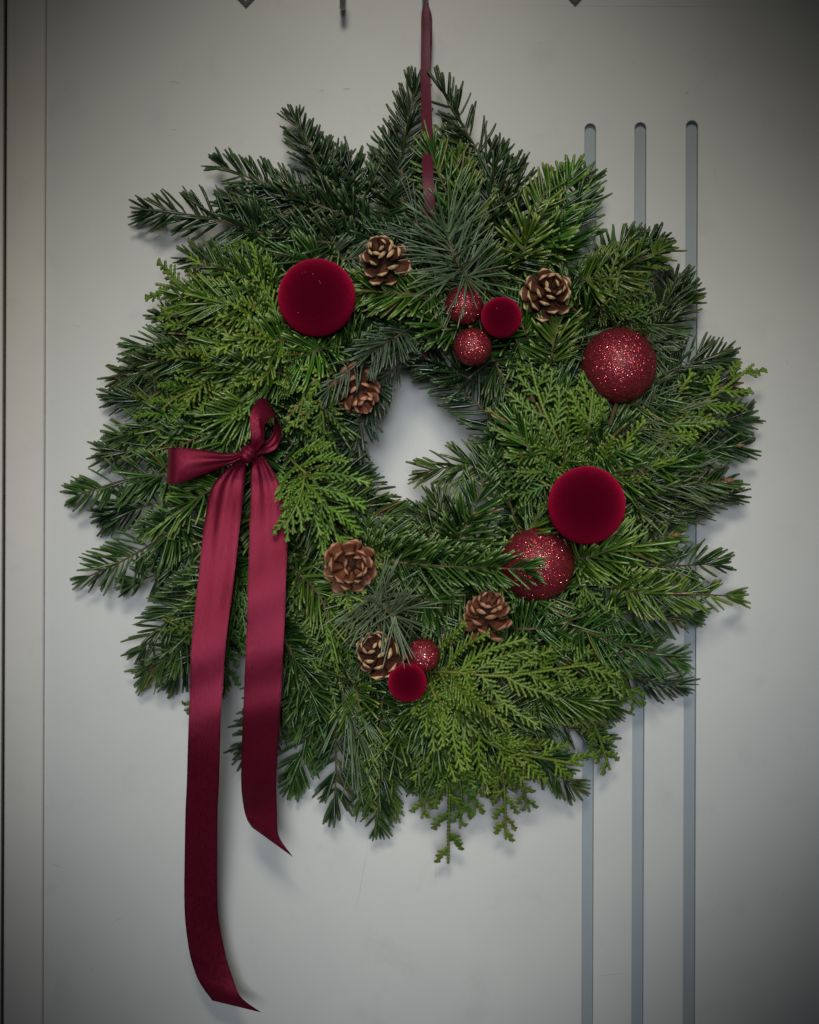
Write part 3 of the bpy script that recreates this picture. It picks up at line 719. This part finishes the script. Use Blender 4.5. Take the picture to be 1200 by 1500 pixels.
# --- thuja
TH = [
 ([(655, 1060, .076), (688, 1120, .060), (690, 1190, .032)], 'thuja', 42), ([(645, 1085, .070), (632, 1140, .054), (624, 1200, .030)], 'thuja_gold', 42), ([(668, 1120, .066), (676, 1160, .05), (668, 1215, .03)], 'thuja', 40),
 # upper left
 ([(440, 500, .084), (370, 450, .092), (285, 400, .076)], 'thuja', 78), ([(410, 430, .084), (365, 395, .082), (325, 362, .062)], 'thuja', 62),
 ([(390, 450, .080), (310, 438, .072), (228, 422, .046)], 'thuja', 80), ([(400, 480, .090), (330, 470, .088), (235, 448, .055)], 'thuja_gold', 60),
 ([(425, 520, .092), (370, 528, .096), (305, 558, .084)], 'thuja', 62),
 ([(330, 530, .082), (265, 560, .066), (190, 605, .040)], 'thuja_gold', 60),
 ([(310, 560, .080), (255, 585, .066), (205, 640, .046)], 'thuja', 46), ([(400, 550, .088), (345, 580, .086), (322, 625, .078)], 'thuja', 50),
 # round the bow
 ([(490, 545, .086), (445, 570, .088), (432, 620, .082)], 'thuja', 46), ([(470, 580, .084), (470, 610, .084), (468, 645, .076)], 'thuja_dark', 42),
 ([(425, 672, .098), (470, 720, .106), (502, 805, .104)], 'thuja', 84), ([(446, 690, .110), (438, 730, .130), (420, 768, .138)], 'thuja', 44),
 # below, between and beside the tails
 ([(348, 840, .074), (342, 910, .072), (336, 1000, .052)], 'thuja_dark', 50), ([(330, 990, .05), (300, 1020, .042), (264, 1036, .026)], 'thuja_dark', 34),
 ([(455, 830, .080), (452, 900, .080), (446, 985, .070)], 'thuja_dark', 56), ([(470, 880, .084), (500, 930, .082), (478, 985, .074)], 'thuja', 48),
 ([(430, 930, .076), (428, 1000, .068), (430, 1080, .045)], 'thuja_dark', 56), ([(500, 850, .09), (510, 880, .094), (505, 940, .09)], 'thuja', 34),
 ([(300, 900, .066), (280, 920, .06), (245, 900, .05)], 'thuja_dark', 34), ([(540, 800, .086), (570, 840, .09), (600, 870, .086)], 'thuja_dark', 40),
 ([(480, 980, .07), (462, 1030, .06), (455, 1085, .04)], 'thuja_dark', 46),
 # right of the hole
 ([(835, 690, .084), (800, 610, .096), (784, 525, .094)], 'thuja', 62), ([(862, 650, .096), (862, 595, .102), (866, 530, .100)], 'thuja', 46),
 ([(835, 700, .082), (780, 660, .094), (742, 600, .088)], 'thuja_dark', 60), ([(830, 720, .09), (780, 700, .09), (745, 690, .082)], 'thuja_dark', 52),
 ([(870, 700, .088), (950, 655, .082), (1045, 600, .058)], 'thuja', 70), ([(960, 640, .076), (1030, 590, .060), (1098, 528, .034)], 'thuja', 66),
 ([(880, 705, .092), (930, 680, .086), (985, 668, .074)], 'thuja_dark', 46),
 ([(880, 450, .080), (920, 420, .072), (970, 388, .048)], 'thuja_dark', 54), ([(900, 480, .080), (925, 450, .075), (935, 400, .06)], 'thuja_dark', 56),
 # lower right sprays
 ([(632, 985, .094), (745, 992, .102), (884, 970, .086)], 'thuja', 92), ([(640, 1000, .092), (715, 1085, .092), (860, 1122, .060)], 'thuja_gold', 72),
 ([(628, 1000, .088), (662, 1075, .084), (652, 1262, .030)], 'thuja', 62), ([(715, 1085, .076), (742, 1140, .058), (737, 1230, .032)], 'thuja', 50),
 ([(835, 1010, .070), (868, 1055, .056), (888, 1122, .030)], 'thuja', 46), ([(860, 975, .070), (915, 990, .054), (942, 1040, .030)], 'thuja', 48),
 ([(640, 1060, .074), (620, 1110, .060), (612, 1170, .03)], 'thuja_dark', 40), ([(730, 1100, .066), (765, 1140, .05), (782, 1195, .028)], 'thuja', 34),
 ([(850, 840, .08), (870, 880, .08), (905, 900, .07)], 'thuja_dark', 36),
]
for pts, kind, wd in TH:
    thuja(pts, kind, wd)

# short brown broken stick beside the velvet bauble
V, Q, U = tube_arrays(resample([P(915, 735, .075), P(928, 712, .09), P(941, 688, .098)], 8), np.linspace(3.4, 4.2, 8) * S, 8)
wpart('twig_stub', quadmesh('twig_stub', V, Q, U), MAT['bark'])
V, Q, U = tube_arrays(resample([P(885, 660, .07), P(893, 625, .085), P(903, 592, .095)], 8), np.linspace(4, 3.0, 8) * S, 8)
wpart('twig_stub', quadmesh('twig_stub', V, Q, U), MAT['bark'])

# ------------------------------------------------------------------ baubles
def sphere(name, r, seg=64, ring=40):
    bm = bmesh.new(); bmesh.ops.create_uvsphere(bm, u_segments=seg, v_segments=ring, radius=r)
    return bm_mesh(name, bm, True)
def stem(o, r):
    V, Q, U = tube_arrays(np.array([[0, r * .9, 0], [.001, r + .012, -.001], [0, r + .025, 0]]), .0006, 6)
    w_ = link('wire_stem', quadmesh('wire_stem', V, Q, U), o, MAT['wire'])
def velvet_ball(px, py, rp, h, label, lint=0):
    k = 1 - h / D; r = rp * S * k
    o = link('velvet_bauble', sphere('velvet_bauble', r), None, MAT['velvet']); o.location = P(px, py, h)
    tag(o, label, 'bauble', 'dark red velvet baubles on the wreath'); stem(o, r)
    for i in range(lint):
        a, b_ = rng.uniform(-.75, .75, 2)
        d = Vector((a, -1, b_)).normalized()
        bm = bmesh.new(); bmesh.ops.create_icosphere(bm, subdivisions=1, radius=.00015 * rng.uniform(.7, 1.3))
        l = link('lint', bm_mesh('lint', bm), o, MAT['lint']); l.location = d * (r + .0001); l.scale = (rng.uniform(.8, 2.0), 1, 1)
    return o
MAT['lint'] = simple('pale_lint', (.75, .68, .55), (.9, .85, .75), 50, .5)
FL = {}
def glitter_ball(px, py, rp, h, label):
    k = 1 - h / D; r = rp * S * k
    o = link('glitter_bauble', sphere('glitter_bauble', r), None, MAT['glitter_base']); o.location = P(px, py, h)
    tag(o, label, 'bauble', 'red glitter baubles on the wreath'); stem(o, r)
    n = int(4 * math.pi * r * r / (.00040 ** 2))
    i = np.arange(n) + .5; z = 1 - 2 * i / n; ph = i * 2.399963
    d = np.stack([np.sqrt(1 - z * z) * np.cos(ph), np.sqrt(1 - z * z) * np.sin(ph), z], 1)
    d = nrm(d + rng.normal(0, .012, (n, 3)))
    nn = nrm(d + rng.normal(0, .34, (n, 3)))
    a = nrm(np.cross(nn, rng.normal(0, 1, (n, 3)))); b_ = np.cross(nn, a)
    sz = .00034 * rng.uniform(.55, 1.15, n)[:, None]
    c = d * (r + .00012 + rng.uniform(0, .00025, (n, 1)))
    V = np.stack([c - a * sz * .8, c - b_ * sz * .6, c + a * sz * .8, c + b_ * sz * .6], 1).reshape(-1, 3)
    Q = np.arange(n * 4).reshape(-1, 4); uv = np.repeat(np.stack([rng.random(n), rng.random(n)], 1), 4, 0)
    tag(link('glitter', quadmesh('glitter', V, Q, uv, False), o, MAT['glitter']), kind='stuff')
    return o
velvet_ball(464, 436, 57, .103, 'large dark red velvet bauble above the ribbon bow at upper left', 6)
velvet_ball(859.5, 740, 57, .114, 'large dark red velvet bauble at lower right, above a glitter bauble', 0)
velvet_ball(734.5, 465, 30, .100, 'small dark red velvet bauble beside two small glitter baubles', 1)
velvet_ball(597, 1000, 28.5, .104, 'small dark red velvet bauble at the bottom beside a pine cone', 0)
glitter_ball(907, 535, 54.5, .094, 'large red glitter bauble at upper right among pine needles')
glitter_ball(787, 826, 54, .082, 'large red glitter bauble half under a fir sprig, below the velvet one')
glitter_ball(680, 447, 27.5, .096, 'small red glitter bauble, upper of the pair left of a small velvet bauble')
glitter_ball(692.5, 508, 27.5, .092, 'small red glitter bauble, lower of the pair nearest the hole')
glitter_ball(620, 960, 24, .094, 'small red glitter bauble at the bottom above a small velvet bauble')

# ------------------------------------------------------------------ pine cones
def scale_mesh():
    ts = np.array([0, .3, .55, .72, .84, .93, 1.0]); wv = np.array([.14, .26, .36, .43, .44, .36, .16])
    zc = np.array([0, .0, .03, .07, .12, .165, .20]); th = np.array([.06, .07, .09, .14, .22, .22, .10])
    V, uv = [], []
    m_ = 5
    for t, w_, z, q in zip(ts, wv, zc, th):
        for j in range(m_):
            s = -1 + 2 * j / (m_ - 1); V.append((t - abs(s) ** 2 * .06 * (t > .6), s * w_, z + q * .5 * (1 - .75 * s * s))); uv.append((j / 4, t))
        for j in range(m_):
            s = 1 - 2 * j / (m_ - 1); V.append((t - abs(s) ** 2 * .06 * (t > .6), s * w_ * .94, z - q * .5 * (1 - .6 * s * s))); uv.append((j / 4, t))
    Q = []; k = 2 * m_
    for i in range(len(ts) - 1):
        for j in range(k): Q.append((i * k + j, i * k + (j + 1) % k, (i + 1) * k + (j + 1) % k, (i + 1) * k + j))
    e = (len(ts) - 1) * k
    for j in range(m_ - 1): Q.append((e + j, e + j + 1, e + k - 2 - j, e + k - 1 - j))
    return quadmesh('scale', np.array(V), np.array(Q), np.array(uv))
SCALE = {k: scale_mesh() for k in ('cone_dark', 'cone_red')}
for k, me in SCALE.items(): me.materials.append(MAT[k])
def cone(px, py, rp, h, axis, kind, label, n=32, spin=0):
    k = 1 - h / D; R = rp * S * k
    e = empty('pine_cone', tuple(P(px, py, h)))
    e.rotation_euler = Vector(axis).to_track_quat('Z', 'Y').to_euler()
    tag(e, label, 'pine cone', 'open pine cones on the wreath')
    H = R * 1.55
    z = np.linspace(-.55, .5, 9) * H
    V, Q, U = tube_arrays(np.stack([z * 0, z * 0, z], 1), R * np.array([.10, .26, .30, .30, .28, .24, .19, .13, .03]), 8)
    link('cone_axis', quadmesh('cone_axis', V, Q, U), e, MAT['cone_core'])
    for i in range(n):
        s = (i + .5) / n
        a = i * 2.399963 + spin + rng.normal(0, .07)
        el = math.radians(-8 + 70 * s ** 1.15)          # how far the scale leans towards the tip
        ln = R * (.98 - .46 * s ** 1.6) * rng.uniform(.94, 1.06)
        if s < .12: ln *= .82
        rad_out = R * .10
        zz = H * (-.48 + .86 * s)
        if rng.random() < .025: continue
        o = link('scale', SCALE[kind], e)
        rot = Matrix.Rotation(a, 4, 'Z') @ Matrix.Rotation(-el + rng.normal(0, .12), 4, 'Y') @ Matrix.Rotation(rng.normal(0, .16), 4, 'X')
        o.matrix_local = Matrix.Translation((rad_out * math.cos(a), rad_out * math.sin(a), zz)) @ rot @ Matrix.Diagonal((ln, ln * .74 * (1 - .12 * s), ln * 1.0, 1))
    return e
cone(561, 378, 38, .102, (-.25, -1, .50), 'cone_dark', 'dark pine cone with pale scale tips beside the upper left velvet bauble', spin=.3)
cone(803, 428, 39, .098, (.10, -1, .22), 'cone_dark', 'pine cone at upper right between small velvet and large glitter baubles', spin=1.2)
cone(523, 574, 38, .090, (.45, -1, -.75), 'cone_red', 'pine cone half hidden under grey needles at the hole', spin=2.2)
cone(514, 829, 43, .106, (.18, -1, .02), 'cone_red', 'reddish brown pine cone at the left below the hole', spin=.9)
cone(713, 900, 39, .101, (.10, -1, .85), 'cone_red', 'dusty brown pine cone below the lower glitter bauble', spin=1.7)
cone(554, 957, 38, .100, (-.35, -1, .55), 'cone_dark', 'dark pine cone with pale scale tips beside the bottom baubles', spin=2.9)

# ------------------------------------------------------------------ ribbons
def strip(name, A, B, parent, n=60, m=7, crown=0.0, mat='satin', thick=.00028, gather=(0, 0)):
    """ribbon between two edge lines A and B, each a list of (px, py, h)"""
    a = resample([P(*p) for p in A], n); b_ = resample([P(*p) for p in B], n)
    V, uv = [], []
    if name == 'tail':                                       # slight uneven hang and creases
        y = np.linspace(0, 1, n)
        for e, ph in ((a, 0.0), (b_, .7)):
            e[:, 1] += .0014 * np.sin(y * 23 + ph) * np.sin(y * 9 + 1) + .0007 * np.sin(y * 47 + 3 * ph)
    T = nrm(np.gradient((a + b_) / 2, axis=0)); Nn = nrm(np.cross(T, nrm(b_ - a)))
    cr = np.broadcast_to(np.asarray(np.interp(np.linspace(0, 1, n), np.linspace(0, 1, len(crown)), crown) if np.ndim(crown) else crown), (n,))
    for i in range(n):
        t_ = i / (n - 1); g = gather[0] * max(0, 1 - t_ / .34) + gather[1] * max(0, 1 - (1 - t_) / .34)
        for j in range(m):
            s = j / (m - 1)
            V.append(a[i] * (1 - s) + b_[i] * s + Nn[i] * (cr[i] * 4 * s * (1 - s) + g * math.sin(s * 14.5 + .6 + t_ * 2))); uv.append((s, i / n * 6))
    V = np.array(V); uv = np.array(uv)
    q = np.array([(i * m + j, i * m + j + 1, (i + 1) * m + j + 1, (i + 1) * m + j) for i in range(n - 1) for j in range(m - 1)])
    N3 = np.repeat(Nn, m, axis=0) * thick * .5
    f, g = V + N3, V - N3
    parts = [(f, q, uv), (g, q[:, ::-1], uv)]
    for ids in ([i * m for i in range(n)], [i * m + m - 1 for i in range(n)], list(range(m)), list(range((n - 1) * m, n * m))):
        k = len(ids); parts.append((np.vstack([f[ids], g[ids]]), np.array([(i, i + 1, k + i + 1, k + i) for i in range(k - 1)]), np.vstack([uv[ids], uv[ids]])))
    me = quadmesh(name, *join(parts))
    o = link(name, me, None, MAT[mat])
    if parent is not None: o.parent = parent; o.matrix_parent_inverse = Matrix.Translation(-Vector(parent.location))
    return o
bow = empty('ribbon_bow', tuple(P(361, 665, .118)))
tag(bow, 'wine red satin ribbon bow with two long hanging tails', 'bow')
HL = [.118, .113, .112, .119, .126, .132, .137, .138, .138, .132, .118, .104, .074, .060, .053, .052, .055, .060]
YL = [672, 690, 715, 760, 820, 880, 950, 1000, 1050, 1100, 1150, 1200, 1300, 1350, 1400, 1430, 1460, 1483]
xl = np.interp(YL, [672, 690, 704, 732, 796, 870, 950, 1050, 1150, 1200, 1300, 1350, 1400, 1430, 1455, 1483], [351, 329, 314, 304, 296, 288, 280.5, 276.5, 273.5, 271.5, 270, 272, 278.5, 287, 300, 320])
xr = np.interp(YL, [672, 700, 796, 870, 950, 1050, 1150, 1200, 1300, 1350, 1400, 1430, 1460, 1483], [361, 359.5, 349, 340, 330.5, 323.5, 321, 318.5, 318.5, 321, 330.5, 340, 352, 382])
yl = [min(y, 1465 - (0 if y < 1470 else 0)) for y in YL]
A = [(x, y - (0 if y < 1440 else (y - 1440) * .42), h) for x, y, h in zip(xl, yl, HL)]
A[-1] = (311, 1466, .044); A[-2] = (300, 1451, .045); A[-3] = (288, 1430, .047)
B = [(x, y, h + .002) for x, y, h in zip(xr, YL, HL)]
strip('tail', A, B, bow, 130, 17, crown=[.0025, .0035, -.0004, .0, .0004, .0004, .0004, .0, 0], gather=(.0011, 0))
HR = [.118, .115, .114, .120, .127, .132, .134, .130, .126, .112, .094, .084, .080, .082]
YR = [668, 690, 720, 770, 830, 890, 950, 1000, 1050, 1100, 1150, 1190, 1225, 1255]
xl = np.interp(YR, [668, 690, 730, 796, 900, 1000, 1050, 1100, 1150, 1180, 1200, 1211], [371, 368, 367, 365, 362, 358, 356, 354, 353.5, 356, 361.5, 368])
xr = np.interp(YR, [668, 696, 730, 760, 796, 900, 1000, 1050, 1100, 1150, 1200, 1230, 1245, 1256], [386, 404, 417, 421.5, 421, 417.5, 413, 410, 407, 405, 406, 409, 416, 430])
A = [(x, y, h) for x, y, h in zip(xl, YR, HR)]
A[-1] = (369, 1212, .070); A[-2] = (362.5, 1201, .072); A[-3] = (357, 1183, .076); A[-4] = (353.8, 1150, .092)
B = [(x, y, h + .001) for x, y, h in zip(xr, YR, HR)]
strip('tail', A, B, bow, 110, 17, crown=[.002, .0012, .0004, .0004, .0004, .0004, 0], gather=(.0010, 0))
# loop to the left: front out, round the fold, back behind
A = [(356, 660, .122), (332, 664, .126), (300, 659, .130), (268, 656, .131), (252, 656, .128), (246, 658, .120), (252, 662, .112), (280, 668, .110), (320, 668, .112), (354, 664, .114)]
B = [(357, 670, .122), (336, 681, .125), (306, 692, .129), (274, 704, .131), (252, 709, .129), (244, 709, .120), (250, 706, .111), (280, 702, .108), (322, 688, .111), (355, 669, .114)]
strip('loop', A, B, bow, 90, 17, crown=[.003, .0045, .003, 0, -.001, 0, 0], gather=(.0012, .0008))
# upright loop, its mouth turned to the lower right
A = [(364, 658, .122), (367, 640, .126), (366, 612, .126), (372, 594, .122), (382, 583, .114), (394, 590, .106), (402, 610, .103), (398, 638, .107), (374, 662, .114)]
B = [(374, 663, .124), (386, 648, .131), (387, 628, .134), (391, 617, .133), (402, 612, .129), (410, 622, .122), (412, 640, .116), (402, 658, .114), (376, 668, .116)]
strip('loop', A, B, bow, 90, 17, crown=[.003, .004, .002, 0, 0, .001], gather=(.0011, .0008))
# knot: a small wrapped pillow with creases
bm = bmesh.new(); bmesh.ops.create_uvsphere(bm, u_segments=28, v_segments=16, radius=1)
for v in bm.verts:
    x, y, z = v.co; cre = 1 + .09 * math.sin(z * 9 + x * 1.5); v.co = (x * .0056 * cre * (1 + .12 * z * z), y * .0058 * cre, z * .0064)
me = bm_mesh('knot', bm, True); me.transform(Matrix.Rotation(math.radians(28), 4, 'Y'))
kn = link('knot', me, bow, MAT['satin']); kn.location = tuple(P(362.5, 665, .122) - P(361, 665, .118))
# small uv for the knot
me.uv_layers.new(name='UVMap')

hang = empty('hanging_ribbon', tuple(P(625, 12, .024)))
tag(hang, 'narrow wine red ribbon holding the wreath from the middle hook', 'ribbon')
A = [(621, 4, .0255), (617.5, 22, .026), (617, 60, .026), (616.5, 120, .034), (618, 200, .062), (619, 260, .090), (622, 315, .088), (620, 420, .056), (610, 505, .046), (606, 545, .032), (606, 540, .012)]
B = [(628, 4, .0255), (629, 22, .027), (630, 60, .027), (631, 120, .035), (634, 200, .063), (635, 260, .090), (638, 315, .088), (638, 420, .056), (628, 505, .046), (624, 553, .032), (624, 545, .012)]
strip('front_band', A, B, hang, 70, 6, crown=[.0004, .0003, .0003, .0004], mat='matte_ribbon')
A = [(621, 5, .024), (625, 24, .021), (624, 60, .021), (620, 140, .021), (618, 260, .012), (616, 400, .006), (610, 540, .010)]
B = [(627, 5, .024), (633, 26, .022), (633, 60, .020), (630, 140, .020), (632, 260, .012), (632, 400, .006), (626, 545, .010)]
strip('back_band', A, B, hang, 50, 6, crown=.0003, mat='matte_ribbon')
